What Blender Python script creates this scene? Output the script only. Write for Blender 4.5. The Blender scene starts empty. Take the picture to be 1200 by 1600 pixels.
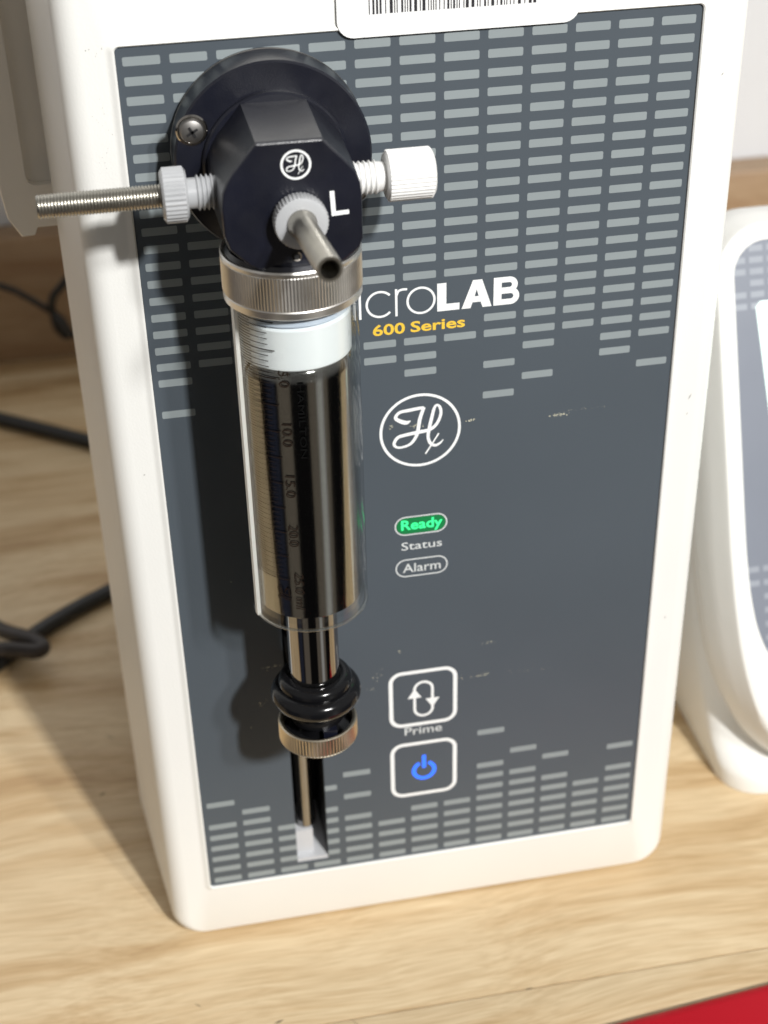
import bpy, bmesh, math, random
from math import sin, cos, pi, radians, sqrt, atan2
from mathutils import Vector, Matrix
random.seed(7)
S = 0.001                      # everything below is written in millimetres
C = bpy.context.scene.collection
sc = bpy.context.scene

# ------------------------------------------------------------------ camera
cam_d = bpy.data.cameras.new('camera')
cam = bpy.data.objects.new('camera', cam_d); C.objects.link(cam)
right = Vector((0.98140743, -0.19079277, -0.02091817))
down = Vector((-0.12054061, -0.52786539, -0.84073069))
fwd = Vector((0.14936337, 0.82762084, -0.54104929))
M = Matrix((right, -down, -fwd)).transposed().to_4x4()
M.translation = Vector((-0.0626536, -0.29727299, 0.32467181))
cam.matrix_world = M
cam_d.sensor_fit = 'VERTICAL'; cam_d.sensor_height = 36.0; cam_d.sensor_width = 27.0
cam_d.lens = 36.0 * 2396.8147 / 1600.0
cam_d.clip_start = 0.01; cam_d.clip_end = 50
cam_d.dof.use_dof = True; cam_d.dof.focus_distance = 0.318; cam_d.dof.aperture_fstop = 17.5
sc.camera = cam

# ------------------------------------------------------------------ world: dim warm room tone; azimuth bands added to stripe the plunger's reflections
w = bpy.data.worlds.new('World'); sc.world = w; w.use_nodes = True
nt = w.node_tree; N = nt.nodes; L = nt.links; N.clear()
def node(nt, t, **k):
    n = nt.nodes.new(t)
    for a, v in k.items(): setattr(n, a, v)
    return n
tc = node(nt, 'ShaderNodeTexCoord'); sep = node(nt, 'ShaderNodeSeparateXYZ')
L.new(tc.outputs['Generated'], sep.inputs[0])
neg = node(nt, 'ShaderNodeMath', operation='MULTIPLY'); neg.inputs[1].default_value = -1
L.new(sep.outputs['Y'], neg.inputs[0])
at = node(nt, 'ShaderNodeMath', operation='ARCTAN2')
L.new(sep.outputs['X'], at.inputs[0]); L.new(neg.outputs[0], at.inputs[1])
mp = node(nt, 'ShaderNodeMapRange'); mp.inputs[1].default_value = -pi; mp.inputs[2].default_value = pi
L.new(at.outputs[0], mp.inputs[0])
def ramp(nt, stops, inter='LINEAR'):
    r = node(nt, 'ShaderNodeValToRGB'); cr = r.color_ramp; cr.interpolation = inter
    while len(cr.elements) > 1: cr.elements.remove(cr.elements[-1])
    cr.elements[0].position = stops[0][0]; cr.elements[0].color = (*stops[0][1], 1)
    for p, c in stops[1:]:
        e = cr.elements.new(p); e.color = (*c, 1)
    return r
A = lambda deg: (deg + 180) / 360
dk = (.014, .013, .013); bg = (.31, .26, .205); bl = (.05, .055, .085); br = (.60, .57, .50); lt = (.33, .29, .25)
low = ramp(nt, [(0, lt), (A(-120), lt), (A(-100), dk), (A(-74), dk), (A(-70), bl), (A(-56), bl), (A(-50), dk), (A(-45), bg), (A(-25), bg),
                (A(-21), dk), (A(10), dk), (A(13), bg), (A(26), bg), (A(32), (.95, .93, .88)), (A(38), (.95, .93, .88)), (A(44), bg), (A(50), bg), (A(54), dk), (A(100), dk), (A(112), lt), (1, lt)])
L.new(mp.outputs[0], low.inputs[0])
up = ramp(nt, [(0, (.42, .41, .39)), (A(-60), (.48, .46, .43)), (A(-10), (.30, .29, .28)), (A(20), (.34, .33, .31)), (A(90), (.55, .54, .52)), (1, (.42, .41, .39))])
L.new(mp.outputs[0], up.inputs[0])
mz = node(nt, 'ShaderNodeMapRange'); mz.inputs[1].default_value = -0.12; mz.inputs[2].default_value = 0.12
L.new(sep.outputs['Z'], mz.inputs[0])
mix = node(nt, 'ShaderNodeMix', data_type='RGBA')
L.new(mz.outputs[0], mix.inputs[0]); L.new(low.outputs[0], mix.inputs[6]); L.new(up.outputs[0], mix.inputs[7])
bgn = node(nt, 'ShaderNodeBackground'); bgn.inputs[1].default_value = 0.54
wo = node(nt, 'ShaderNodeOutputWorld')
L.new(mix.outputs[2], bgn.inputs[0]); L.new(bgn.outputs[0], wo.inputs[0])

# ------------------------------------------------------------------ lamps: two ceiling fittings in front and to the right
def area(name, loc, aim, size, size_y, power, col):
    d = bpy.data.lights.new(name, 'AREA'); d.shape = 'RECTANGLE'; d.size = size; d.size_y = size_y
    d.energy = power; d.color = col
    o = bpy.data.objects.new(name, d); C.objects.link(o); o.location = loc
    o.rotation_euler = (Vector(aim) - Vector(loc)).to_track_quat('-Z', 'Y').to_euler()
    return o
area('ceiling_lamp', (0.36, -1.10, 0.99), (-0.03, 0, 0.15), 0.055, 0.09, 22.5, (1, .99, .965))
area('ceiling_lamp', (0.56, -1.12, 1.03), (-0.03, 0, 0.15), 0.06, 0.10, 8, (1, .985, .96))

sc.view_settings.view_transform = 'Standard'; sc.view_settings.look = 'None'
sc.view_settings.exposure = 0.0; sc.view_settings.gamma = 1.0
sc.render.engine = 'CYCLES'
sc.cycles.max_bounces = 10; sc.cycles.transparent_max_bounces = 16

# ------------------------------------------------------------------ materials
def mat(name, col, rough=.5, metal=0, var=.08, scale=60, bump=0, bscale=900, spec=.5, rvar=.08, trans=0, coat=0, sss=0, stretch=None):
    m = bpy.data.materials.new(name); m.use_nodes = True
    nt = m.node_tree; b = nt.nodes['Principled BSDF']; L = nt.links
    tc = node(nt, 'ShaderNodeTexCoord'); mpg = node(nt, 'ShaderNodeMapping')
    L.new(tc.outputs['Object'], mpg.inputs[0])
    if stretch: mpg.inputs['Scale'].default_value = stretch
    nz = node(nt, 'ShaderNodeTexNoise'); nz.inputs['Scale'].default_value = scale; nz.inputs['Detail'].default_value = 6
    L.new(mpg.outputs[0], nz.inputs['Vector'])
    r = ramp(nt, [(.3, tuple(c * (1 - var) for c in col)), (.7, tuple(min(1, c * (1 + var)) for c in col))])
    L.new(nz.outputs[0], r.inputs[0]); L.new(r.outputs[0], b.inputs['Base Color'])
    rr = node(nt, 'ShaderNodeMapRange'); rr.inputs[3].default_value = max(0.01, rough - rvar); rr.inputs[4].default_value = min(1, rough + rvar)
    nz2 = node(nt, 'ShaderNodeTexNoise'); nz2.inputs['Scale'].default_value = scale * 3; nz2.inputs['Detail'].default_value = 4
    L.new(mpg.outputs[0], nz2.inputs['Vector']); L.new(nz2.outputs[0], rr.inputs[0]); L.new(rr.outputs[0], b.inputs['Roughness'])
    b.inputs['Metallic'].default_value = metal; b.inputs['Specular IOR Level'].default_value = spec
    b.inputs['Coat Weight'].default_value = coat; b.inputs['Coat Roughness'].default_value = .12
    if sss:
        b.inputs['Subsurface Weight'].default_value = sss; b.inputs['Subsurface Radius'].default_value = (.002, .002, .002); b.inputs['Subsurface Scale'].default_value = 1
    if trans: b.inputs['Transmission Weight'].default_value = trans; b.inputs['IOR'].default_value = 1.35
    if bump:
        bn = node(nt, 'ShaderNodeTexNoise'); bn.inputs['Scale'].default_value = bscale; bn.inputs['Detail'].default_value = 3
        L.new(mpg.outputs[0], bn.inputs['Vector'])
        bp = node(nt, 'ShaderNodeBump'); bp.inputs['Strength'].default_value = bump; bp.inputs['Distance'].default_value = .0004
        L.new(bn.outputs[0], bp.inputs['Height']); L.new(bp.outputs[0], b.inputs['Normal'])
    return m
def emis(name, col, st):
    m = bpy.data.materials.new(name); m.use_nodes = True
    b = m.node_tree.nodes['Principled BSDF']; b.inputs['Base Color'].default_value = (*[c * .4 for c in col], 1)
    b.inputs['Emission Color'].default_value = (*col, 1); b.inputs['Emission Strength'].default_value = st
    return m
def glass(name, tint, refl=1.5, rough=.02):
    m = bpy.data.materials.new(name); m.use_nodes = True; nt = m.node_tree; nt.nodes.clear(); L = nt.links
    t = node(nt, 'ShaderNodeBsdfTransparent'); t.inputs[0].default_value = (*tint, 1)
    g = node(nt, 'ShaderNodeBsdfGlossy'); g.inputs['Roughness'].default_value = rough
    lw = node(nt, 'ShaderNodeLayerWeight'); lw.inputs[0].default_value = .5
    pw = node(nt, 'ShaderNodeMath', operation='POWER'); pw.inputs[1].default_value = 4.5; L.new(lw.outputs['Facing'], pw.inputs[0])
    f = node(nt, 'ShaderNodeMapRange'); f.inputs[3].default_value = refl; f.inputs[4].default_value = .75; L.new(pw.outputs[0], f.inputs[0])
    nz = node(nt, 'ShaderNodeTexNoise'); nz.inputs['Scale'].default_value = 120
    bp = node(nt, 'ShaderNodeBump'); bp.inputs['Strength'].default_value = .06; bp.inputs['Distance'].default_value = .0004
    L.new(nz.outputs[0], bp.inputs['Height']); L.new(bp.outputs[0], g.inputs['Normal'])
    mx = node(nt, 'ShaderNodeMixShader'); o = node(nt, 'ShaderNodeOutputMaterial')
    L.new(f.outputs[0], mx.inputs[0]); L.new(t.outputs[0], mx.inputs[1]); L.new(g.outputs[0], mx.inputs[2]); L.new(mx.outputs[0], o.inputs[0])
    return m
shell_m = mat('off_white_plastic', (.81, .81, .785), .42, var=.018, scale=25, bump=.10, bscale=1800)
holder_m = mat('beige_plastic', (.87, .825, .75), .5, var=.02, scale=25)
panel_m = mat('grey_overlay', (.074, .090, .107), .40, var=.05, scale=18, spec=.4, bump=.03, bscale=2500)
dash_m = mat('pale_grey_ink', (.262, .298, .31), .42, var=.03, scale=60)
white_ink = mat('white_ink', (.86, .88, .88), .45, var=.02)
dim_ink = mat('fine_white_ink', (.66, .69, .69), .45, var=.03)
yellow_ink = mat('yellow_ink', (.86, .56, .06), .45, var=.04)
black_m = mat('black_anodised', (.005, .006, .013), .33, var=.2, scale=90, bump=.08, bscale=3000, spec=.75)
blackgl_m = mat('black_rubber', (.006, .006, .007), .15, var=.1, spec=.38, rvar=.05)
dark_m = mat('slot_dark', (.006, .006, .007), .7)
steel_m = mat('stainless_steel', (.46, .44, .39), .30, metal=1, var=.06, scale=200, rvar=.05)
chrome_m = mat('polished_steel', (.52, .50, .475), .085, metal=1, var=.02, rvar=.02, scale=40, stretch=(1, 1, .05))
plunger_m = mat('dark_polished_steel', (.345, .34, .335), .07, metal=1, var=.02, rvar=.02, scale=40, stretch=(1, 1, .05))
nickel_m = mat('nickel', (.84, .82, .78), .38, metal=1, var=.05, scale=150, rvar=.06)
brass_m = mat('pale_brass', (.70, .62, .49), .36, metal=1, var=.06, scale=150)
screw_m = mat('dark_screw_steel', (.30, .29, .28), .42, metal=1, var=.1)
sill_m = mat('grey_white_plastic', (.56, .57, .59), .4, var=.03)
ptfe_m = mat('translucent_fitting', (.43, .44, .455), .25, var=.03, sss=.4)
white_pl = mat('white_fitting', (.80, .80, .79), .45, var=.015, sss=.1)
piston_m = mat('white_ptfe', (.88, .91, .95), .3, var=.02)
glass_m = glass('clear_glass', (.985, .99, .985), .03, .02)
shield_m = glass('clear_shield', (.985, .99, .985), .03, .03)
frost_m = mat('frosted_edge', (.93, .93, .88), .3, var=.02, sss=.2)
tick_m = mat('brown_ink', (.016, .009, .006), .8, spec=.05)
label_m = mat('label_paper', (.90, .905, .90), .28, var=.01, coat=.3)
ink_m = mat('black_ink', (.02, .02, .025), .5)
residue_m = mat('dried_residue', (.80, .77, .58), .5, var=.15, scale=900)
scuff_m = mat('grey_scuff', (.42, .41, .39), .6, var=.3, scale=900)
cable_m = mat('black_cable', (.010, .010, .010), .38)
cable2_m = mat('brown_black_cable', (.030, .024, .022), .42)
red_m = mat('glossy_red', (.42, .004, .014), .34, var=.05, scale=20, spec=.12)
green_e = emis('green_light', (.05, .95, .30), 1.15)
greenh_e = emis('green_backlight', (.005, .22, .06), .55)
blue_e = emis('blue_light', (.03, .16, 1.0), 1.5)
screen_e = emis('lit_screen', (.82, 1.0, .92), 1.15)
scrtext_m = emis('screen_text', (.35, .75, .60), .6)
wall_m = mat('painted_wall', (.71, .725, .75), .75, var=.035, scale=9, bump=.2, bscale=120)

def wood(name, a, b_, c, sx=1.0):
    m = bpy.data.materials.new(name); m.use_nodes = True; nt = m.node_tree; b = nt.nodes['Principled BSDF']; L = nt.links
    tc = node(nt, 'ShaderNodeTexCoord')
    wn = node(nt, 'ShaderNodeTexNoise'); wn.inputs['Scale'].default_value = 7; wn.inputs['Detail'].default_value = 2
    L.new(tc.outputs['Object'], wn.inputs['Vector'])
    sub = node(nt, 'ShaderNodeVectorMath', operation='SUBTRACT'); sub.inputs[1].default_value = (.5, .5, .5)
    L.new(wn.outputs['Color'], sub.inputs[0])
    scl = node(nt, 'ShaderNodeVectorMath', operation='SCALE'); scl.inputs['Scale'].default_value = .03
    L.new(sub.outputs[0], scl.inputs[0])
    add = node(nt, 'ShaderNodeVectorMath', operation='ADD'); L.new(tc.outputs['Object'], add.inputs[0]); L.new(scl.outputs[0], add.inputs[1])
    m1 = node(nt, 'ShaderNodeMapping'); m1.inputs['Scale'].default_value = (5 * sx, 75, 75); L.new(add.outputs[0], m1.inputs[0])
    n1 = node(nt, 'ShaderNodeTexNoise'); n1.inputs['Scale'].default_value = 1; n1.inputs['Detail'].default_value = 8; n1.inputs['Roughness'].default_value = .62
    L.new(m1.outputs[0], n1.inputs['Vector'])
    r1 = ramp(nt, [(.26, a), (.43, b_), (.56, c), (.72, b_)]); L.new(n1.outputs[0], r1.inputs[0])
    m2 = node(nt, 'ShaderNodeMapping'); m2.inputs['Scale'].default_value = (55 * sx, 1500, 1500); L.new(add.outputs[0], m2.inputs[0])
    n2 = node(nt, 'ShaderNodeTexNoise'); n2.inputs['Scale'].default_value = 1; n2.inputs['Detail'].default_value = 4
    L.new(m2.outputs[0], n2.inputs['Vector'])
    r2 = ramp(nt, [(.35, (.80, .76, .70)), (.6, (1, 1, 1))]); L.new(n2.outputs[0], r2.inputs[0])
    mu = node(nt, 'ShaderNodeMix', data_type='RGBA', blend_type='MULTIPLY'); mu.inputs[0].default_value = .75
    L.new(r1.outputs[0], mu.inputs[6]); L.new(r2.outputs[0], mu.inputs[7]); L.new(mu.outputs[2], b.inputs['Base Color'])
    b.inputs['Roughness'].default_value = .42
    return m
wood_m = wood('light_oak_laminate', (.40, .245, .11), (.585, .42, .235), (.715, .565, .36))
splash_m = wood('oak_backsplash', (.29, .17, .085), (.34, .22, .125), (.38, .26, .155))

# ------------------------------------------------------------------ mesh helpers (mm)
class MB:
    def __init__(s): s.v = []; s.f = []
    def add(s, vs, fs):
        o = len(s.v); s.v += [tuple(v) for v in vs]; s.f += [tuple(i + o for i in f) for f in fs]; return s
    def box(s, x0, x1, y0, y1, z0, z1):
        v = [(x, y, z) for z in (z0, z1) for y in (y0, y1) for x in (x0, x1)]
        return s.add(v, [(0, 2, 3, 1), (4, 5, 7, 6), (0, 1, 5, 4), (2, 6, 7, 3), (0, 4, 6, 2), (1, 3, 7, 5)])
    def loops(s, loops, cap0=True, cap1=True):
        n = len(loops[0]); v = [p for l in loops for p in l]; f = []
        for k in range(len(loops) - 1):
            for i in range(n):
                j = (i + 1) % n; f.append((k * n + i, k * n + j, (k + 1) * n + j, (k + 1) * n + i))
        if cap0: f.append(tuple(range(n))[::-1])
        if cap1: f.append(tuple((len(loops) - 1) * n + i for i in range(n)))
        return s.add(v, f)
    def lathe(s, prof, org, axis='z', seg=64, knurl=None, cap0=True, cap1=True, a0=0):
        """prof: (radius, distance along axis[, knurl depth])"""
        loops = []
        for p in prof:
            r, h = p[0], p[1]; kd = p[2] if len(p) > 2 else 0; l = []
            for i in range(seg):
                a = a0 + 2 * pi * i / seg; rr = r - (kd if (kd and i % 2) else 0)
                u, w_ = rr * cos(a), rr * sin(a)
                if axis == 'z': q = (u, w_, h)
                elif axis == 'y': q = (u, h, w_)
                else: q = (h, u, w_)
                l.append((q[0] + org[0], q[1] + org[1], q[2] + org[2]))
            loops.append(l)
        return s.loops(loops, cap0, cap1)
    def prism(s, poly, y0, y1):
        """polygon in x,z extruded along y"""
        return s.loops([[(x, y0, z) for x, z in poly], [(x, y1, z) for x, z in poly]])
    def sheet(s, poly, y):
        return s.add([(x, y, z) for x, z in poly], [tuple(range(len(poly)))])
    def ribbon(s, pts, wd, y, closed=False):
        n = len(pts); L_, R_ = [], []
        for i in range(n):
            a = Vector(pts[i - 1]) if (i > 0 or closed) else Vector(pts[0]) * 2 - Vector(pts[1])
            b = Vector(pts[i]); c = Vector(pts[(i + 1) % n]) if (i < n - 1 or closed) else Vector(pts[-1]) * 2 - Vector(pts[-2])
            d1 = (b - a).normalized(); d2 = (c - b).normalized(); t = (d1 + d2)
            t = t.normalized() if t.length > 1e-6 else d1
            nn = Vector((-t.y, t.x)); k = 1 / max(.5, nn.dot(Vector((-d1.y, d1.x))))
            ww = wd[i] if isinstance(wd, (list, tuple)) else wd
            L_.append(b + nn * ww / 2 * k); R_.append(b - nn * ww / 2 * k)
        v = [(p.x, y - i * .0004, p.y) for i, p in enumerate(L_)] + [(p.x, y - i * .0004, p.y) for i, p in enumerate(R_)]
        f = [(i, (i + 1) % n, n + (i + 1) % n, n + i) for i in range(n if closed else n - 1)]
        return s.add(v, f)
    def tube(s, pts, r, seg=14, rib=None):
        P = [Vector(p) for p in pts]; loops = []; prev = None
        for i, p in enumerate(P):
            t = (P[min(i + 1, len(P) - 1)] - P[max(i - 1, 0)]).normalized()
            u = Vector((0, 0, 1)) if prev is None else prev
            u = (u - t * u.dot(t)); u = u.normalized() if u.length > 1e-4 else t.orthogonal().normalized(); prev = u
            w_ = t.cross(u); rr = r[i] if isinstance(r, (list, tuple)) else r
            loops.append([tuple(p + (u * cos(2 * pi * k / seg) + w_ * sin(2 * pi * k / seg)) * rr) for k in range(seg)])
        return s.loops(loops)
    def obj(s, name, m, parent=None, smooth=True, ang=32, kind=None, org=None, flip=False):
        me = bpy.data.meshes.new(name)
        ox, oy, oz = org if org else (parent['o'] if parent and 'o' in parent else (0, 0, 0))
        me.from_pydata([((x - ox) * S, (y - oy) * S, (z - oz) * S) for x, y, z in s.v], [], s.f)
        bm = bmesh.new(); bm.from_mesh(me)
        bmesh.ops.recalc_face_normals(bm, faces=bm.faces); bm.to_mesh(me); bm.free()
        me.polygons.foreach_set('use_smooth', [smooth] * len(me.polygons))
        if smooth: me.set_sharp_from_angle(angle=radians(ang))
        me.materials.append(m)
        o = bpy.data.objects.new(name, me); C.objects.link(o)
        o['o'] = (ox, oy, oz)
        if parent: o.parent = parent
        else: o.location = (ox * S, oy * S, oz * S)
        if kind: o['kind'] = kind
        return o
def thing(name, label, cat, org, group=None):
    o = bpy.data.objects.new(name, None); C.objects.link(o); o.empty_display_size = .02
    o.location = Vector(org) * S; o['o'] = tuple(float(a) for a in org); o['label'] = label; o['category'] = cat
    if group: o['group'] = group
    return o
def arc(cx, cz, r, a0, a1, n):
    return [(cx + r * cos(radians(a0 + (a1 - a0) * i / (n - 1))), cz + r * sin(radians(a0 + (a1 - a0) * i / (n - 1)))) for i in range(n)]
def rrect(x0, x1, z0, z1, r, n=6):
    return arc(x1 - r, z1 - r, r, 0, 90, n) + arc(x0 + r, z1 - r, r, 90, 180, n) + arc(x0 + r, z0 + r, r, 180, 270, n) + arc(x1 - r, z0 + r, r, 270, 360, n)
def spline(pts, n=8):
    out = []; P = [pts[0]] + list(pts) + [pts[-1]]
    for i in range(1, len(P) - 2):
        a, b, c, d = P[i - 1], P[i], P[i + 1], P[i + 2]
        for k in range(n):
            t = k / n
            out.append(tuple(.5 * (2 * b[j] + (c[j] - a[j]) * t + (2 * a[j] - 5 * b[j] + 4 * c[j] - d[j]) * t * t + (3 * b[j] - a[j] - 3 * c[j] + d[j]) * t ** 3) for j in range(len(b))))
    out.append(tuple(pts[-1])); return out
def text_mb(txt, bold=0.0, shear=0.0, res=3):
    """flat text mesh as (verts2d, faces), normalised later"""
    cu = bpy.data.curves.new('t', 'FONT'); cu.body = txt; cu.offset = bold; cu.shear = shear; cu.resolution_u = res; cu.fill_mode = 'FRONT'
    o = bpy.data.objects.new('t', cu); C.objects.link(o)
    dg = bpy.context.evaluated_depsgraph_get(); me = bpy.data.meshes.new_from_object(o.evaluated_get(dg))
    v = [(p.co.x, p.co.y) for p in me.vertices]; f = [tuple(p.vertices) for p in me.polygons]
    bpy.data.objects.remove(o); bpy.data.curves.remove(cu); bpy.data.meshes.remove(me)
    return v, f
def text_on(mb, txt, x0, x1, zb, cap, y, bold=0.0, ref='H'):
    """put text between x0..x1 with its baseline at zb and capital height cap on the plane y"""
    v, f = text_mb(txt, bold); hv, _ = text_mb(ref, bold); hh = max(p[1] for p in hv) - min(p[1] for p in hv); hb = min(p[1] for p in hv)
    mx0 = min(p[0] for p in v); mx1 = max(p[0] for p in v)
    mb.add([(x0 + (p[0] - mx0) / (mx1 - mx0) * (x1 - x0), y, zb + (p[1] - hb) / hh * cap) for p in v], f)

# ------------------------------------------------------------------ bench, backsplash, wall
YB = 365.0
bench = thing('workbench', 'light oak workbench top under the white pump, with a low wooden backsplash', 'workbench', (0, 100, 0))
mb = MB().box(-900, 900, -36.4, YB, -25, 0); mb.obj('tabletop', wood_m, bench, smooth=False)
mb = MB().loops([[(x, y, z) for y, z in [(-37.0, -25), (-60, -25), (-68, -24), (-68, -4), (-66, -1.0), (-62, .25), (-60, .3), (-37.6, .3), (-37.0, .1)]] for x in (-900, 900)])
mb.obj('front_edge_strip', wood_m, bench)
bs = MB().loops([[(x, y, z) for y, z in [(YB - .2, .3), (YB - .2, 58), (YB + 1, 60.0), (YB + 18, 60.0), (YB + 18, .3)]] for x in (-900, 900)])
bs.obj('backsplash', splash_m, bench)
wl = MB().box(-1500, 1500, YB + 19, YB + 60, -600, 1500).obj('wall', wall_m, smooth=False, kind='structure', org=(0, YB + 20, 0))
wl['label'] = 'plain pale grey wall behind the workbench'
# small dents and pits on the bench
mb = MB()
for x, y, l, a in [(-46, -33.6, 3, .3), (-26.5, -38.5, 4.2, -.9), (-66, -24, 2.5, -.7), (-87.5, 62, 3, .5), (-84, 88, 3.4, -.5), (20, -36.8, 2, .1)]:
    dx, dy = cos(a) * l / 2, sin(a) * l / 2; z = .35 if y < -37 else .05
    mb.add([(x - dx, y - dy, z), (x + .15, y - .28, z), (x + dx, y + dy, z), (x - .1, y + .3, z)], [(0, 1, 2, 3)])
mb.obj('dents', mat('dark_pit', (.14, .10, .06), .8), bench, smooth=False, kind='stuff')

# ------------------------------------------------------------------ pump: shell
pump = thing('syringe_pump', 'tall white benchtop syringe pump with dark grey dashed front panel and black valve', 'syringe pump', (0, 60, 0))
ZH = 267.0
def ring(ix, iz0, iz1, r, y, n=7):
    return [(x, y, z) for x, z in rrect(-ix, ix, iz0, ZH - iz1, max(r, .05), n)]
PX, PZ0, PZ1 = 58.85, 17.7, ZH - 242.35
lp = []
lp.append(ring(PX + .05, PZ0 - .05, PZ1 - .05, 1.0, .45))
lp.append(ring(PX + .08, PZ0 - .08, PZ1 - .08, 1.0, -.45))
lp.append(ring(PX + .35, PZ0 - .3, PZ1 - .3, 1.2, -.68))
lp.append(ring(PX + .8, PZ0 - .6, PZ1 - .6, 1.4, -.60))
lp.append(ring(PX + 1.25, PZ0 - .9, PZ1 - .9, 1.6, -.22))
lp.append(ring(PX + 2.0, PZ0 - 1.3, PZ1 - 1.3, 1.8, -.12))
for k in range(0, 8):
    a = k / 7 * pi / 2
    i = 5 * (1 - sin(a)); y = 5 * (1 - cos(a))
    lp.append(ring(70.2 - i, .0 + i * .22, i * .5 + .5, 7 - i * .5, y - .1))
lp.append(ring(73.2, 0, 0, 7, 27)); lp.append(ring(75.7, 0, 0, 7, 47.5)); lp.append(ring(75.9, 0, 0, 7, 49))
lp.append(ring(75.3, .3, .3, 7, 49.6)); lp.append(ring(75.3, .3, .3, 7, 50.6)); lp.append(ring(75.9, 0, 0, 7, 51.2))
lp.append(ring(75.0, 0, 0, 7, 150)); lp.append(ring(72, 3, 3, 7, 155))
MB().loops(lp, cap0=False).obj('housing', shell_m, pump, ang=40)
# beige holder attached to the left flank
prof = [(-75.5, 262), (-75.5, 188.6), (-76.1, 187.0), (-80.9, 187.2), (-81.8, 185.3), (-84.6, 185.2), (-87.2, 190), (-88.0, 196.5), (-88.2, 262)]
hp = MB().prism(prof, 55.0, 120); hold = hp.obj('probe_holder', holder_m, pump, ang=30)
lip = [(-88.2, 262), (-88.0, 196.5), (-87.2, 190), (-84.6, 185.2), (-81.8, 185.3), (-80.9, 187.2), (-75.6, 187.2), (-75.6, 197.6), (-80.2, 197.6), (-81.6, 198.4), (-82.0, 200.2), (-82.4, 262)]
lipin = [(x + (.3 if x < -80 else 0), z + (.3 if z < 190 else 0)) for x, z in lip]
MB().loops([[(x, 54.9, z) for x, z in lip], [(x, 53.0, z) for x, z in lip], [(x, 52.4, z) for x, z in lipin]]).obj('rim', holder_m, hold, ang=30)
MB().box(-73.55, -73.15, 50, 50.4, 182.5, 193).obj('gap', dark_m, pump, smooth=False)

# front panel with the slot cut out of it
SX0, SX1, SZ0, SZ1 = -35.0, -26.6, 21.4, 196.0
p_ = MB()
xs = [-PX, SX0, SX1, PX]; zs = [PZ0, SZ0, SZ1, 242.35]
for i in range(3):
    for j in range(3):
        if i == 1 and j == 1: continue
        p_.add([(xs[i], 0, zs[j]), (xs[i + 1], 0, zs[j]), (xs[i + 1], 0, zs[j + 1]), (xs[i], 0, zs[j + 1])], [(0, 1, 2, 3)])
# returns of the overlay into the slot
for a, b in [((SX0, SZ0), (SX1, SZ0)), ((SX1, SZ0), (SX1, SZ1)), ((SX1, SZ1), (SX0, SZ1)), ((SX0, SZ1), (SX0, SZ0))]:
    p_.add([(a[0], 0, a[1]), (b[0], 0, b[1]), (b[0], 1.2, b[1]), (a[0], 1.2, a[1])], [(0, 1, 2, 3)])
panel = p_.obj('front_panel', panel_m, pump, smooth=False)
# slot channel
s_ = MB()
s_.add([(SX0, 1.2, SZ0), (SX0, 22, SZ0), (SX0, 22, SZ1), (SX0, 1.2, SZ1)], [(0, 1, 2, 3)])
s_.add([(SX1, 1.2, SZ0), (SX1, 22, SZ0), (SX1, 22, SZ1), (SX1, 1.2, SZ1)], [(0, 1, 2, 3)])
s_.add([(SX0, 22, SZ0), (SX1, 22, SZ0), (SX1, 22, SZ1), (SX0, 22, SZ1)], [(0, 1, 2, 3)])
s_.add([(SX0, 1.2, SZ1), (SX1, 1.2, SZ1), (SX1, 22, SZ1), (SX0, 22, SZ1)], [(0, 1, 2, 3)])
slot = s_.obj('drive_slot', dark_m, pump, smooth=False)
MB().box(SX0 + .02, SX1 - .02, .25, 21.9, SZ0 - .02, SZ0 + 1.0).obj('slot_sill', sill_m, slot, smooth=False)
MB().box(SX0 + .03, SX1 - 3.6, 2.2, 12, SZ0 + 1.05, 30.8).obj('bushing', sill_m, slot, smooth=False)
MB().lathe([(1.2, 31.0), (2.0, 31.4), (2.35, 32.4), (2.35, 190)], (-31.6, 4.6, 0), seg=40).obj('guide_rod', plunger_m, slot)

# ------------------------------------------------------------------ print on the panel
CP, RP, Z1 = 9.0, 3.8576, 239.48
top = {1: list(range(1, 20)) + [21], 2: list(range(1, 19)), 3: list(range(1, 18)), 4: list(range(1, 15)) + [18, 19], 5: list(range(1, 15)) + [18],
       6: list(range(1, 15)) + [18, 19], 7: list(range(1, 15)) + [18, 19, 20], 8: list(range(1, 15)) + [18], 9: list(range(1, 15)) + [17, 18, 20, 22],
       10: list(range(1, 20)) + [21], 11: list(range(1, 19)), 12: list(range(1, 21)), 13: list(range(1, 20)) + [21]}
bot = {1: [51] + list(range(53, 59)), 2: list(range(52, 59)), 3: list(range(54, 59)), 4: [51] + list(range(53, 59)), 5: [50, 52] + list(range(54, 59)),
       6: list(range(55, 59)), 7: list(range(54, 59)), 8: list(range(54, 59)), 9: [48] + list(range(51, 59)), 10: [50] + list(range(52, 59)),
       11: [51] + list(range(53, 59)), 12: list(range(54, 59)), 13: [51] + list(range(53, 59))}
d_ = MB()
for c in range(1, 14):
    for r in top[c] + bot[c]:
        x = (c - 7) * CP; z = Z1 - (r - 1) * RP; x0, x1 = x - 3.62, x + 3.62
        if z > SZ0 and z < SZ1:
            if x0 < SX0 < x1: x1 = min(x1, SX0 - .02)
            if x0 < SX1 < x1 and x0 > SX0: x0 = max(x0, SX1 + .02)
            if x0 > SX0 and x1 < SX1: continue
        if x1 - x0 < .6: continue
        d_.sheet(rrect(x0, x1, z - .88, z + .88, min(.3, (x1 - x0) / 3), 3), -.03)
d_.obj('printed_dashes', dash_m, panel, smooth=False, kind='stuff')
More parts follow.
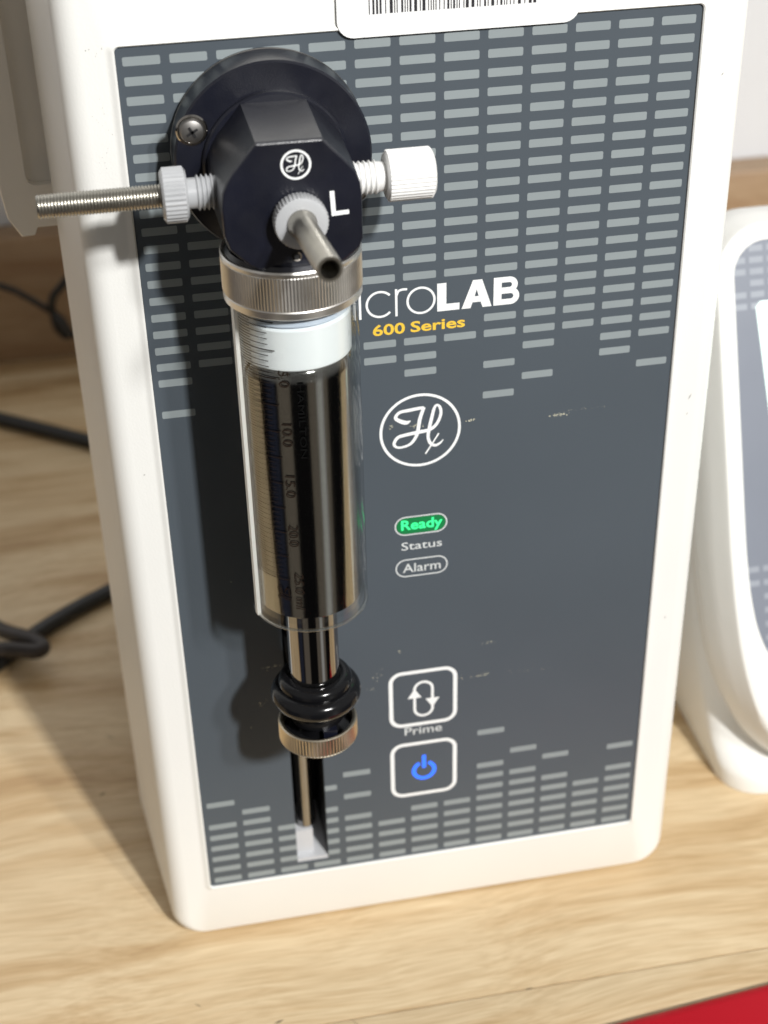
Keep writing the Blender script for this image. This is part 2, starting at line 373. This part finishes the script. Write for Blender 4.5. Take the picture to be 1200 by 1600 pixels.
# word mark
lt = MB(); Y = -.05; sw = .52
def circ(cx, cz, r, a0, a1, n=40): return arc(cx, cz, r, a0, a1, n)
lt.ribbon([(-13.15, 180.35), (-13.15, 186.4)], sw, Y); lt.sheet(rrect(-13.42, -12.88, 187.6, 188.2, .1, 2), Y)
lt.ribbon(circ(-8.75, 183.48, 2.92, 42, 318), sw, Y)
lt.ribbon([(-5.18, 180.3), (-5.18, 186.7)], sw, Y); lt.ribbon(spline([(-5.18, 185.0), (-4.7, 186.1), (-3.9, 186.45), (-2.75, 186.45)]), sw, Y - .004)
lt.ribbon(circ(.28, 183.48, 2.98, 0, 351, 40), sw, Y, closed=True)
lt.ribbon([(-23.2, 180.35), (-23.2, 186.6)], sw, Y)
lt.ribbon(circ(-21.0, 184.3, 2.2, 180, 0, 20) + [(-18.8, 180.35)], sw, Y - .004); lt.ribbon(circ(-16.6, 184.3, 2.2, 180, 0, 20) + [(-14.4, 180.35)], sw, Y - .008)
lt.obj('lettering', white_ink, panel, smooth=False)
lb = MB()
lb.sheet([(3.86, 180.42), (8.82, 180.42), (8.82, 182.05), (5.9, 182.05), (5.9, 187.0), (3.86, 187.0)], Y)
lb.add([(x, Y, z) for x, z in [(9.3, 180.42), (11.8, 187.0), (13.85, 187.0), (16.05, 180.42), (14.0, 180.42), (13.55, 181.75), (11.75, 181.75), (11.3, 180.42), (12.2, 183.15), (13.1, 183.15), (12.65, 184.75)]],
       [(0, 1, 8, 6, 7), (1, 2, 10, 8), (2, 3, 9, 10), (3, 4, 5, 9), (5, 6, 8, 9)])
def bbowl(z0, z1, x1, t):
    zc = (z0 + z1) / 2; ro = (z1 - z0) / 2; ri = ro - t
    o = [(18.2, z1)] + arc(x1 - ro, zc, ro, 90, -90, 13) + [(18.2, z0)]; i = [(18.2, zc + ri)] + arc(x1 - ro, zc, ri, 90, -90, 13) + [(18.2, zc - ri)]
    n = len(o); lb.add([(x, Y, z) for x, z in o + i], [(k, k + 1, n + k + 1, n + k) for k in range(n - 1)])
lb.sheet([(16.45, 180.42), (18.25, 180.42), (18.25, 187.0), (16.45, 187.0)], Y)
YY = Y; bbowl(183.25, 187.0, 21.85, 1.3)
lb.v = lb.v[:-30] + [(x, y_ - .004, z) for x, y_, z in lb.v[-30:]]
bbowl(180.42, 184.4, 22.25, 1.35)
lb.v = lb.v[:-30] + [(x, y_ - .008, z) for x, y_, z in lb.v[-30:]]
lb.obj('bold_lettering', white_ink, panel, smooth=False)
yl = MB(); text_on(yl, '600', -10.5, -3.35, 176.05, 2.62, Y, .022); text_on(yl, 'Series', -2.1, 10.1, 176.05, 2.62, Y, .022, 'S')
yl.obj('series_lettering', yellow_ink, panel, smooth=False)
# emblem strokes, in panel coordinates
EC = (-.15, 151.2)
st = [([(-2.4, 153.98), (-3.45, 153.62), (-5.0, 154.3), (-5.83, 155.2), (-4.9, 156.42), (-2.56, 156.75), (.2, 157.02), (.8, 157.1)], [.25, 1.0, .95, .8, .75, .85, .75, .3]),
      ([(.72, 157.1), (-.2, 154.3), (-.55, 152.2), (-1.0, 150.1), (-2.3, 148.1), (-4.2, 147.35), (-5.7, 147.5), (-6.3, 148.5), (-5.4, 150.0), (-3.6, 150.45), (-.8, 150.8), (1.9, 151.15), (3.6, 152.4), (4.6, 154.8), (4.45, 156.6), (3.75, 157.35), (3.1, 156.6), (2.5, 154.2), (1.95, 151.7), (1.65, 149.4), (2.1, 147.7), (3.2, 146.9), (4.35, 147.3), (5.2, 148.2)],
       [.8, .85, .85, .8, .7, .6, .6, .75, .8, .85, .9, .85, .75, .7, .7, .55, .7, .8, .8, .75, .75, .7, .55, .2]),
      ([(4.15, 149.95), (2.6, 147.4), (1.0, 144.9)], [.35, .35, .4])]
def emblem(mb, cx, cz, k, y, ringw, R):
    mb.ribbon(circ(cx, cz, R, 0, 354.4, 64), ringw, y, closed=True)
    for q, (pts, wd) in enumerate(st):
        pp = spline([(p[0], p[1], w_) for p, w_ in zip(pts, wd)], 7)
        mb.ribbon([(cx + (p[0] - EC[0]) * k, cz + (p[1] - EC[1]) * k) for p in pp], [p[2] * k for p in pp], y - .02 * (q + 1))
em = MB(); emblem(em, EC[0], EC[1], 1, Y, .66, 9.15); em.obj('emblem', white_ink, panel, smooth=False)
# status lamps
def outline(x0, x1, z0, z1, r, wd, name, m=dim_ink, n=8):
    return MB().ribbon(rrect(x0 + wd / 2, x1 - wd / 2, z0 + wd / 2, z1 - wd / 2, r - wd / 2, n)[:], wd, Y, closed=True).obj(name, m, panel, smooth=False)
ready = outline(-6.55, 6.2, 122.95, 128.25, 2.6, .32, 'ready_light')
MB().sheet(rrect(-6.1, 5.75, 123.4, 127.8, 2.15, 8), -.035).obj('backlight', greenh_e, ready, smooth=False)
t_ = MB(); text_on(t_, 'Ready', -5.0, 5.0, 124.5, 2.75, -.07, .02, 'R'); t_.obj('lettering', green_e, ready, smooth=False)
t_ = MB(); text_on(t_, 'Status', -5.0, 4.9, 118.75, 2.25, Y, .004, 'S'); t_.obj('lettering', dim_ink, panel, smooth=False)
alarm = outline(-6.55, 6.3, 110.95, 116.1, 2.55, .32, 'alarm_light')
t_ = MB(); text_on(t_, 'Alarm', -4.75, 4.55, 112.25, 2.5, Y, .004, 'A'); t_.obj('lettering', dim_ink, alarm, smooth=False)
prime = outline(-8.95, 8.85, 63.7, 81.85, 3.4, 1.05, 'prime_button', white_ink)
t_ = MB(); text_on(t_, 'Prime', -5.0, 4.85, 60.85, 2.55, Y, .004, 'P'); t_.obj('lettering', dim_ink, panel, smooth=False)
g_ = MB()
g_.ribbon([(-2.28, 73.6)] + arc(.05, 75.55, 2.33, 180, 0, 18) + [(2.38, 71.4)], .72, Y); g_.ribbon([(2.38, 71.2)] + arc(.05, 69.2, 2.33, 0, -180, 18) + [(-2.28, 73.6)], .72, Y - .004)
g_.sheet([(-4.1, 72.9), (-.45, 72.9), (-2.28, 75.9)], Y - .01); g_.sheet([(.55, 72.3), (4.2, 72.3), (2.38, 69.3)], Y - .01)
g_.obj('arrow_symbol', white_ink, prime, smooth=False)
power = outline(-8.95, 8.85, 39.5, 58.15, 3.4, 1.05, 'power_button', white_ink)
g_ = MB(); g_.ribbon(arc(.02, 48.1, 2.75, 116, 424, 40), 1.05, Y); g_.ribbon([(.02, 48.9), (.02, 53.3)], 1.0, Y - .004)
g_.obj('power_symbol', blue_e, power, smooth=False)
# dried residue flecks on the panel
random.seed(3); fl = MB()
def fleck(cx, cz, w_, h_, n, sz):
    for _ in range(n):
        x = cx + random.gauss(0, w_); z = cz + random.gauss(0, h_) + (x - cx) * .05; s1 = sz * random.uniform(.3, 1); a = random.uniform(-.5, .7)
        pts = [(x + cos(a + t) * s1 * random.uniform(.5, 1) * 1.3, z + sin(a + t) * s1 * random.uniform(.25, .6)) for t in (0, 1.2, 2.4, 3.6, 4.9)]
        fl.sheet(pts, -.075)
for a in [(-1.2, 152.6, 1.0, .25, 16, .22), (-6.6, 153.0, .5, .3, 9, .25), (11.4, 152.3, .6, .15, 10, .24), (32.2, 151.1, 1.1, .18, 22, .26), (36.6, 151.9, 2.5, .2, 10, .14), (43, 152, 1.5, .3, 5, .1),
          (-6, 88.5, .15, .15, 4, .22), (17.2, 87.7, .9, .2, 9, .2), (14.5, 77.5, 1.8, .25, 18, .26), (24, 77, 2.5, .3, 8, .14), (32, 76.6, 1.6, .3, 5, .12), (-11.8, 82, 1.2, 1.0, 10, .18), (-13.5, 78.5, .6, .5, 5, .15),
          (-38, 89.3, 1.6, .3, 14, .25), (-41, 77.9, .8, .5, 9, .22), (-46, 116, .05, .05, 2, .2), (-44.5, 71, .1, .1, 2, .2), (8, 142, 12, 6, 6, .06), (20, 110, 15, 20, 14, .05)]:
    fleck(*a)
fl.obj('residue_flecks', residue_m, panel, smooth=False, kind='stuff')
random.seed(12); fl = MB()
for cx, cz, w_, h_, n, sz in [(-62.5, 219, 1.2, 5, 9, .10), (-62, 230, 1, 3, 4, .08), (-60.4, 241.5, .5, .6, 5, .15), (-61.5, 229, 1.2, 3, 5, .12)]:
    for _ in range(n):
        x = cx + random.gauss(0, w_); z = cz + random.gauss(0, h_); s1 = sz * random.uniform(.4, 1.2)
        if abs(x) < 61 or abs(x) > 65: x = math.copysign(random.uniform(61.2, 64.8), x)
        fl.sheet([(x + cos(t) * s1 * random.uniform(.4, 1), z + sin(t) * s1 * random.uniform(.6, 1.6)) for t in (0, 1.2, 2.5, 3.7, 5)], -.17)
for x, z, l, a in [(64.4, 227.7, .8, 1.0), (64.2, 152, 1.8, 1.15), (63.9, 147.5, .7, 1.0), (63.4, 88, 1.0, 1.2), (-63, 148, .6, .9)]:
    c_, s_2 = cos(a) * l / 2, sin(a) * l / 2; fl.sheet([(x - c_, z - s_2), (x + .13, z - .1), (x + c_, z + s_2), (x - .13, z + .1)], -.17)
fl.obj('scuff_marks', scuff_m, pump, smooth=False, kind='stuff')
# barcode sticker across the top bezel
stk = MB(); rr_ = rrect(-16.0, 32.8, 240.9, 262, 3.3, 8); stk.loops([[(x, -.74, z) for x, z in rr_], [(x, -.86, z) for x, z in rr_]])
sticker = stk.obj('barcode_sticker', label_m, pump, smooth=False)
random.seed(21); x = -9.7; bc = MB()
while x < 24.2:
    w_ = random.choice([.22, .22, .22, .42, .62]); bc.sheet([(x, 245.2), (x + w_, 245.2), (x + w_, 259), (x, 259)], -.875); x += w_ + random.choice([.26, .26, .3, .5, .68])
bc.obj('barcode', ink_m, sticker, smooth=False)

# ------------------------------------------------------------------ valve
VX, VY, VZ = -30.5, -22.0, 220.5
fx = (-30.7, 0, 221.1)
fl_ = MB().lathe([(17.5, -.06), (19.2, -.06), (19.2, -.9), (18.7, -1.0), (18.7, -1.35), (19.35, -1.5), (19.45, -1.9), (19.4, -9.4), (19.0, -9.9), (0.2, -10.0)], fx, 'y', 160, cap1=True)
flange = fl_.obj('valve_flange', black_m, pump, ang=30)
MB().lathe([(19.3, -1.25), (19.5, -1.45), (19.55, -1.7), (19.4, -1.95)], fx, 'y', 160, cap0=False, cap1=False).obj('rim_highlight', screw_m, flange)  # thin steel ring added as the bright specular line on the flange edge
MB().lathe([(14.3, -9.8), (14.3, -11.0), (13.9, -11.5), (.2, -11.6)], (-30.5, 0, 220.6), 'y', 128).obj('boss', black_m, flange)
def screw(x, z, y, r):
    m = MB().lathe([(r, y + .8), (r, y - .5), (r * .9, y - .85), (r * .55, y - 1.15), (r * .05, y - 1.25)], (x, 0, z), 'y', 40)
    o = m.obj('flange_screw', screw_m, flange); g = MB()
    for a in (.5, .5 + pi / 2):
        for sgn in (1, -1):
            d = Vector((cos(a), sin(a))) * sgn; n = Vector((-d.y, d.x)) * .27
            p = [d * .0 + n, d * 1.2 + n * .8, d * 1.2 - n * .8, d * .0 - n]
            g.sheet([(x + q.x, z + q.y) for q in p], y - 1.40)
    g.obj('cross_recess', dark_m, o, smooth=False)
    MB().lathe([(r + .05, y - .01), (r + .45, y - .35), (r + .75, y - .02)], (x, 0, z), 'y', 40, cap0=False, cap1=False).obj('counterbore', chrome_m, o)
screw(-46.2, 228.4, -9.95, 2.35); screw(-15.2, 213.8, -9.95, 2.35)
octp = [(-6, 12.3), (6.1, 12.2), (10.9, 7.0), (12.1, 5.4), (12.8, 3.2), (13, .8), (13, -7.6), (12.3, -9.3), (9.6, -11.5), (6.2, -12.8), (-5.4, -12.8), (-8.4, -11.2), (-12.0, -7.6), (-12.9, -5), (-13, .8), (-12.6, 3.4), (-11.7, 5.4), (-10.7, 6.9)]
P_ = lambda k, y: [(VX + x * k, y, VZ + z * k) for x, z in octp]
blk = MB().loops([P_(1.04, -11.0), P_(1.0, -32.3), P_(.985, -32.85), P_(.965, -33.0)]).obj('valve_block', black_m, pump, ang=14)
e2 = MB(); emblem(e2, -29.5, 228.3, .283, -33.06, .42, 2.6)
e2.obj('emblem', white_ink, blk, smooth=False)
e3 = MB().ribbon([(-23.15, 222.75), (-22.95, 218.35), (-20.1, 218.5)], .85, -33.06); e3.obj('port_letter', white_ink, blk, smooth=False)
MB().lathe([(.95, -32.9), (.95, -33.25), (.6, -33.3), (.5, -32.95)], (-30.2, 0, 210.7), 'y', 28, cap1=False).obj('set_screw', chrome_m, blk)
MB().lathe([(.5, -33.03), (.02, -33.04)], (-30.2, 0, 210.7), 'y', 20).obj('screw_socket', dark_m, blk)
# threads as lathes with a saw profile
def thread(a, b, r, pitch, depth):
    n = max(1, round(abs(b - a) / pitch)); out = []; d = (b - a) / n
    for i in range(n):
        o = a + d * i; out += [(r - depth, o), (r - depth, o + d * .12), (r, o + d * .42), (r, o + d * .58), (r - depth, o + d * .88)]
    out.append((r - depth, b)); return out
def knob(r, a, b, bev, kd, seg=72):
    s_ = 1 if b > a else -1
    return [(r - bev - kd, a), (r - kd * .5, a + s_ * bev), (r, a + s_ * (bev + .1), kd), (r, b - s_ * (bev + .1), kd), (r - kd * .5, b - s_ * bev), (r - bev - kd, b), (.05, b)]
lf = MB().lathe(knob(5.2, -48.8, -53.6, .45, .34), (0, VY, VZ), 'x', 64).obj('left_tube_fitting', ptfe_m, pump, ang=25)
MB().lathe([(2.9, -48.9), (2.9, -48.0)] + thread(-47.2, -42.8, 3.35, .82, .45), (0, VY, VZ), 'x', 40).obj('thread', ptfe_m, lf, ang=20)
pr_ = []; x = -53.5
while x > -76.2: pr_ += [(2.02, x), (2.22, x - .14), (2.25, x - .28), (2.22, x - .44), (2.02, x - .58)]; x -= .6
MB().lathe(pr_ + [(2.0, -76.4), (1.5, -76.4), (1.5, -70)], (0, VY, VZ), 'x', 36).obj('ribbed_steel_tube', steel_m, lf, ang=60)
rf = MB().lathe(knob(4.9, -11.2, -1.9, .4, .3), (0, VY, VZ), 'x', 72).obj('right_plug', white_pl, pump, ang=25)
MB().lathe([(2.7, -11.1), (2.9, -12.4)] + thread(-12.7, -17.6, 3.25, .98, .38), (0, VY, VZ), 'x', 40).obj('thread', white_pl, rf, ang=20)
ff = MB().lathe([(4.4, -33.05), (4.9, -33.5), (5.1, -33.7, .25), (5.1, -36.2, .25), (4.85, -36.6), (4.3, -36.8), (2.9, -36.9), (2.6, -36.6)], (-29.4, 0, 218.3), 'y', 84).obj('front_tube_fitting', ptfe_m, pump, ang=25)
a_ = Vector((-29.4, -36.0, 218.3)); b_ = Vector((-28.1, -60.5, 219.6)); d_v = (b_ - a_)
ft = MB(); ax = d_v.normalized(); u = ax.cross(Vector((0, 0, 1))).normalized(); v_ = ax.cross(u)
lps = []
for r, t in [(2.75, 0), (2.7, .06), (2.35, .09), (2.35, .98), (2.25, 1.0), (1.75, 1.0), (1.7, .985), (1.65, .4), (.1, .39)]:
    q = a_ + d_v * t; lps.append([tuple(q + u * cos(2 * pi * k / 40) * r + v_ * sin(2 * pi * k / 40) * r) for k in range(40)])
ft.loops(lps).obj('steel_tube', steel_m, ff, ang=40)
MB().lathe([(.1, 209.3), (12.2, 209.0), (12.9, 208.2), (12.9, 207.4)], (-30, VY, 0), 'z', 80, cap1=False).obj('valve_foot', black_m, pump)

# ------------------------------------------------------------------ syringe
SXc, SYc = -30.0, -22.0; so = (SXc, SYc, 0)
syr = thing('glass_syringe', 'graduated glass syringe with white piston hanging from the black valve', 'syringe', (SXc, SYc, 120))
cp = [(12.9, 208.3), (13.5, 208.45), (13.75, 208.1), (13.75, 207.5), (13.6, 207.3), (13.74, 207.15, .16), (13.74, 200.6, .16), (13.5, 200.4), (13.65, 200.2), (13.65, 198.9), (13.3, 198.6), (11.8, 198.55), (11.8, 207.5)]
MB().lathe(cp, so, 'z', 264, cap0=False, cap1=False).obj('locking_collar', nickel_m, syr, ang=24)
MB().lathe([(12.72, 199.4), (12.72, 124.8), (12.62, 124.4), (12.1, 124.4), (12.0, 124.8), (12.0, 199.4)], so, 'z', 128, cap0=False, cap1=False).obj('clear_shield', shield_m, syr)
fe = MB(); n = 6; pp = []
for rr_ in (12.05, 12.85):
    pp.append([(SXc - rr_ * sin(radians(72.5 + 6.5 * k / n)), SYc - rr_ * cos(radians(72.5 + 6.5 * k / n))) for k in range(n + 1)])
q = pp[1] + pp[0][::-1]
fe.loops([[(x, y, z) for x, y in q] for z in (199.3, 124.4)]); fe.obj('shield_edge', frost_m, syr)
rim_m = glass('shield_rim_plastic', (.93, .95, .94), .30, .12)
MB().lathe([(12.35 + .42 * cos(t * pi / 5), 124.7 + .3 * sin(t * pi / 5)) for t in range(11)], so, 'z', 96, cap0=False, cap1=False).obj('shield_rim', rim_m, syr)
sb = (SXc - .12, SYc, 0)
brl = MB().lathe([(11.84, 199.4), (11.84, 126.2), (11.8, 125.9), (11.65, 125.9), (11.6, 126.2), (11.6, 199.4)], sb, 'z', 128, cap0=False, cap1=False).obj('glass_barrel', glass_m, syr)
MB().lathe([(10.0, 195.9), (10.7, 195.6), (11.3, 195.2), (11.3, 187.0), (11.1, 186.7), (.1, 186.7)], sb, 'z', 96).obj('piston', piston_m, syr)
MB().lathe([(7.0, 204), (10.3, 202.3), (11.28, 201.4), (11.28, 198.0), (11.05, 197.8), (11.05, 197.5), (11.28, 197.3), (11.28, 196.2), (10.6, 196.05), (10.0, 195.95)], sb, 'z', 96).obj('piston_seal', mat('bluish_seal', (.62, .70, .84), .25, var=.03), syr)
MB().lathe([(.1, 186.65), (9.9, 186.6), (10.3, 186.4), (10.62, 186.0), (10.86, 185.5), (11.1, 184.9), (11.3, 184.2), (11.5, 183.3), (11.5, 127.4), (11.0, 126.9), (6.2, 126.6), (5.8, 126.3), (5.8, 100.5), (5.2, 100.2), (.1, 100.1)], sb, 'z', 128).obj('plunger', plunger_m, syr, ang=20)
# scale ticks on the glass
tk = MB()
def tick(z, a0, a1, h=.13, r=11.87):
    n = 16; pts = [(SXc - .12 + r * sin(radians(a0 + (a1 - a0) * k / n)), SYc - r * cos(radians(a0 + (a1 - a0) * k / n))) for k in range(n + 1)]
    tk.add([(x, y, z - h) for x, y in pts] + [(x, y, z + h) for x, y in pts], [(k, k + 1, n + 2 + k, n + 1 + k) for k in range(n)])
for k in range(-10, 41):
    z = 185.4 - k * 1.2
    tick(z, -88, -27 if k % 5 == 0 else -34, (.095 if k % 5 else .13))
    if z > 138: tick(z - .6, -88, -54, .085)
tk.obj('graduation', tick_m, brl, kind='stuff')
def wrap_text(txt, zc, length, a_c, cap, m, r=11.88, shear=0, name='lettering'):
    v, f = text_mb(txt, 0, shear); hv, _ = text_mb('0'); hh = max(p[1] for p in hv) - min(p[1] for p in hv)
    x0 = min(p[0] for p in v); x1 = max(p[0] for p in v); o = MB(); vs = []
    for px_, py_ in v:
        z = zc + length / 2 - (px_ - x0) / (x1 - x0) * length           # reads downward
        a = radians(a_c) + (py_ / hh - .5) * cap / r
        vs.append((SXc - .12 + r * sin(a), SYc - r * cos(a), z))
    o.add(vs, f); return o.obj(name, m, brl)
for k, t in enumerate(['5.0', '10.0', '15.0', '20.0']): wrap_text(t, 185.4 - 12.05 * k - (.6 if k else 0), 3.7 if k == 0 else 5.2, -20, 2.1, tick_m)
wrap_text('25.0 ml', 134.6, 9.6, -17, 2.1, tick_m, shear=.15)
wrap_text('HAMILTON', 176, 17, -4.5, 1.3, mat('matt_black_ink', (.006, .006, .006), .9, spec=.02))
# little emblem near the end of the scale
e4 = MB(); em4 = []
for q, (pts, wd) in enumerate(st[:2]):
    pp = spline([(p[0], p[1], w_) for p, w_ in zip(pts, wd)], 5)
    e4.ribbon([((p[0] - EC[0]) * .28, (p[1] - EC[1]) * .28) for p in pp], [max(.25, p[2] * .38) for p in pp], 0)
e4.v = [(SXc - .12 + 11.89 * sin(radians(-36) + z / 11.7), SYc - 11.89 * cos(radians(-36) + z / 11.7), 133.5 - x) for x, y, z in e4.v]
e4.obj('small_emblem', tick_m, brl)

# drive end below the syringe: two rubber bumper rings, neck and knurled thumb nut belong to the pump's drive arm
def torus(zc, R_, r, name, par):
    return MB().lathe([(R_ + r * cos(t * 2 * pi / 20), zc + r * sin(t * 2 * pi / 20)) for t in range(21)], so, 'z', 96, cap0=False, cap1=False).obj(name, blackgl_m, par, ang=60)
torus(101.6, 6.6, 1.9, 'bumper_ring', syr); torus(98.3, 7.85, 2.6, 'bumper_ring', syr)
MB().lathe([(5.6, 101), (5.6, 94.5), (6.2, 94.0), (6.2, 91.0), (4.8, 90.5), (4.8, 87.6)], so, 'z', 64).obj('drive_arm_end', blackgl_m, pump)
MB().box(-34.4, -27.2, -16.0, 16, 92.2, 95.2).obj('drive_arm', dark_m, pump, smooth=False)
MB().lathe([(8.05, 87.5), (.1, 87.6)], so, 'z', 48).obj('nut_recess', blackgl_m, pump)
nut = MB().lathe([(.1, 85.2), (7.6, 85.0), (8.9, 85.1), (9.25, 85.5), (9.25, 85.7, .2), (9.25, 89.9, .2), (9.15, 90.2), (8.8, 90.4), (8.2, 90.2), (8.0, 87.4)], so, 'z', 150, cap1=False).obj('thumb_nut', brass_m, pump, ang=26)
MB().box(-29.6, -26.4, -28.9, -27.3, 88.8, 91.2).obj('nut_key', black_m, nut)

# ------------------------------------------------------------------ controller on the right
ctl = thing('touchscreen_controller', 'white tilted controller with a lit pale green screen at the right edge', 'controller', (170, 60, 0))
fo = Vector((0, 36, 75)); fs = Vector((0, .376, .9266)); fn = Vector((0, -.9266, .376))
def fpt(x, s, off): p = fo + fs * s + fn * off; return (x, p.y, p.z)
CX = 176.0
def ctl_outline(g, n=14):
    left = [(97.6 - g, -18.7), (99.6 - g, -34.0), (103.6 - g * .9, -48.0), (110 - g * .7, -57.5 - g * .6), (121 - g * .3, -64 - g), (140, -67.5 - g), (CX, -69 - g)]
    left = spline([(96.6 - g, 20), (96.6 - g, 2)] + left, 5)
    tl = [(x, s) for x, s in arc(111.5, 80.0, 15.0 + g, 90, 180, 12)]
    L_ = [(CX, 95 + g)] + tl + left
    return L_ + [(2 * CX - x, s) for x, s in L_[::-1][1:-1]]
O0 = ctl_outline(0)
def pan_outline():
    l = spline([(101.8, 20), (101.9, 2), (102.8, -12), (104.9, -22.5), (109, -31), (116, -36), (126, -39), (145, -40.5), (CX, -41)], 5)
    L_ = [(CX, 89.7)] + arc(111.5, 80.2, 9.5, 90, 180, 12) + l
    return L_ + [(2 * CX - x, s) for x, s in L_[::-1][1:-1]]
cl = []
cl.append([fpt(x, s, -.7) for x, s in pan_outline()]); cl.append([fpt(x, s, -.1) for x, s in pan_outline()])
for g, off in [(-3.0, .25), (-2.2, .2), (-.8, -.5), (0, -2.0), (.5, -4), (1.6, -6), (3.4, -14), (3.4, -17), (2.8, -18.5), (2.0, -18.9), (1.9, -19.6), (2.6, -20), (1.5, -27), (-3, -30)]:
    cl.append([fpt(x, s, off) for x, s in ctl_outline(g)])
MB().loops(cl, cap0=False).obj('tablet_housing', shell_m, ctl, ang=35)
pan = pan_outline()
cpn = MB().add([fpt(x, s, -.35) for x, s in pan], [tuple(range(len(pan)))]).obj('screen_surround', mat('violet_grey_overlay', (.20, .22, .265), .35, var=.04, scale=20), ctl, smooth=False)
dd = MB()
for c in range(0, 14):
    for r in list(range(0, 6)) + [22, 23, 24, 25, 26, 27, 28]:
        x0 = 102.6 + c * 5.15 - 1.3; s = 87.6 - r * 3.15 if r < 20 else 87.6 - r * 4.1
        if c == 0 and r in (3,): continue
        if (r < 20 or s > -33) and not (r > 20 and c == 0 and s < -8): dd.add([fpt(xx, ss, -.30) for xx, ss in [(x0 + .2, s - .85), (x0 + 4.2, s - .85), (x0 + 4.2, s + .85), (x0 + .2, s + .85)]], [(0, 1, 2, 3)])
dd.obj('printed_dashes', mat('pale_violet_ink', (.29, .315, .36), .4), cpn, smooth=False, kind='stuff')
sp = [(108.0, 71.5), (109.3, 73.0), (2 * CX - 109.3, 73), (2 * CX - 108.0, 71.5), (2 * CX - 113.5, 8), (2 * CX - 114.5, 6.5), (114.5, 6.5), (113.5, 8)]
scr = MB().add([fpt(x, s, -.28) for x, s in sp], [tuple(range(8))]).obj('screen', screen_e, ctl, smooth=False)
tt = MB()
for k in range(9): tt.add([fpt(x, s, -.22) for x, s in [(110.9 + k * .25, 66.8 - k * 6.4), (112.2 + k * .25 + random.random() * 5, 66.8 - k * 6.4), (112.4 + k * .25, 65.4 - k * 6.4), (111.2 + k * .25, 65.4 - k * 6.4)]], [(0, 1, 2, 3)])
tt.obj('screen_text', scrtext_m, scr, smooth=False)
def base_ring(z, fy, lx, by, r=12):
    x0, x1 = lx, 2 * CX - lx
    pts = arc(x1 - r, by - r, r, 0, 90, 7) + arc(x0 + r, by - r, r, 90, 180, 7) + arc(x0 + r, fy + r, r, 180, 270, 9) + arc(x1 - r, fy + r, r, 270, 360, 9)
    return [(x, y, z) for x, y in pts]
MB().loops([base_ring(0.2, 19.2, 97.8, 118), base_ring(5.0, 19.0, 97.4, 118), base_ring(7.5, 20.5, 97.4, 118), base_ring(9.2, 26, 97.3, 118), base_ring(30, 42, 96.8, 117), base_ring(80, 66, 96.5, 115), base_ring(122, 84, 96.8, 113, 9), base_ring(130, 92, 99, 108, 6)]).obj('stand', holder_m if 0 else shell_m, ctl, ang=50)

# ------------------------------------------------------------------ cables
def cable(name, label, pts, r, m):
    o = MB().tube(spline(pts, 8), r, 14).obj(name, m, org=tuple(pts[0])); o['label'] = label; o['category'] = 'cable'; return o
cable('power_cable', 'black cable crossing the bench in a straight line behind the pump, farther one', [(-190, 352, 3.1), (-150, 325, 3.1), (-121.7, 304.6, 3.1), (-102.7, 290.4, 3.1), (-83.7, 276, 3.1), (-50, 252, 3.1), (0, 225, 3.1), (30, 180, 3.1)], 3.0, cable_m)
cable('power_cable', 'black cable running out from behind the left flank of the pump, nearer one', [(-30, 190, 3.1), (-60, 178, 3.1), (-79.5, 165.4, 3.1), (-94.8, 155, 3.1), (-108.2, 143.5, 3.1), (-121, 129.5, 3.1), (-140, 105, 3.1), (-170, 80, 3.1)], 2.9, cable_m)
cable('looped_cable', 'brownish black cable bent in a tight loop over the nearer black cable', [(-175, 205, 3), (-135, 168, 3.5), (-119, 146.5, 6), (-110.7, 137, 8.4), (-105.6, 132, 8.8), (-103.8, 128.8, 8.8), (-106.0, 127, 8.8), (-110, 128.3, 8.8), (-119, 131, 8.6), (-135, 134, 5.2), (-175, 140, 3.2)], 2.7, cable2_m)
cable('thin_cord', 'thin dark cord hanging in a loop against the backsplash', [(-150, 352, 58), (-116, 350, 45), (-105.7, 349, 39.2), (-96, 348, 31.5), (-91, 347, 27), (-88, 346, 20), (-84, 345, 19.5), (-70, 345, 24)], 1.5, cable_m)
cable('thin_cord', 'short dark cord curling up from the backsplash plug behind the pump', [(-92, 345, 27), (-95, 345, 33), (-93.5, 345, 39.5), (-90, 345, 43.5), (-84.3, 345, 48.6), (-74, 345, 51)], 1.9, cable_m)
o = MB().tube([(-94.5, 343, 33), (-93.6, 343, 30), (-92.5, 343, 26), (-90, 343, 21.5), (-89.3, 343, 20)], [1.5, 2.8, 3.3, 3.0, 1.8], 14).obj('cord_plug', cable_m, org=(-92, 343, 20))
o['label'] = 'black plug dangling in front of the backsplash beside the pump'; o['category'] = 'plug'

# ------------------------------------------------------------------ red thing at the front edge
dx = Vector((.996, .088)); n_ = Vector((.088, -.996)); p0 = Vector((30, -54.0))
prof = [(0, .5), (0.2, 1.6), (.9, 2.7), (2.2, 3.4), (4, 3.7), (24, 3.7), (24, .5)]
lo = []
for t in (-35, 68):
    q = p0 + dx * t; lo.append([(q.x + n_.x * a, q.y + n_.y * a, z) for a, z in prof])
o = MB().loops(lo).obj('red_tray', red_m, org=(60, -80, 0), ang=50)
o['label'] = 'glossy red tray with a rounded edge at the front of the bench, bottom right'; o['category'] = 'tray'

for o in bpy.data.objects:
    if 'o' in o: del o['o']
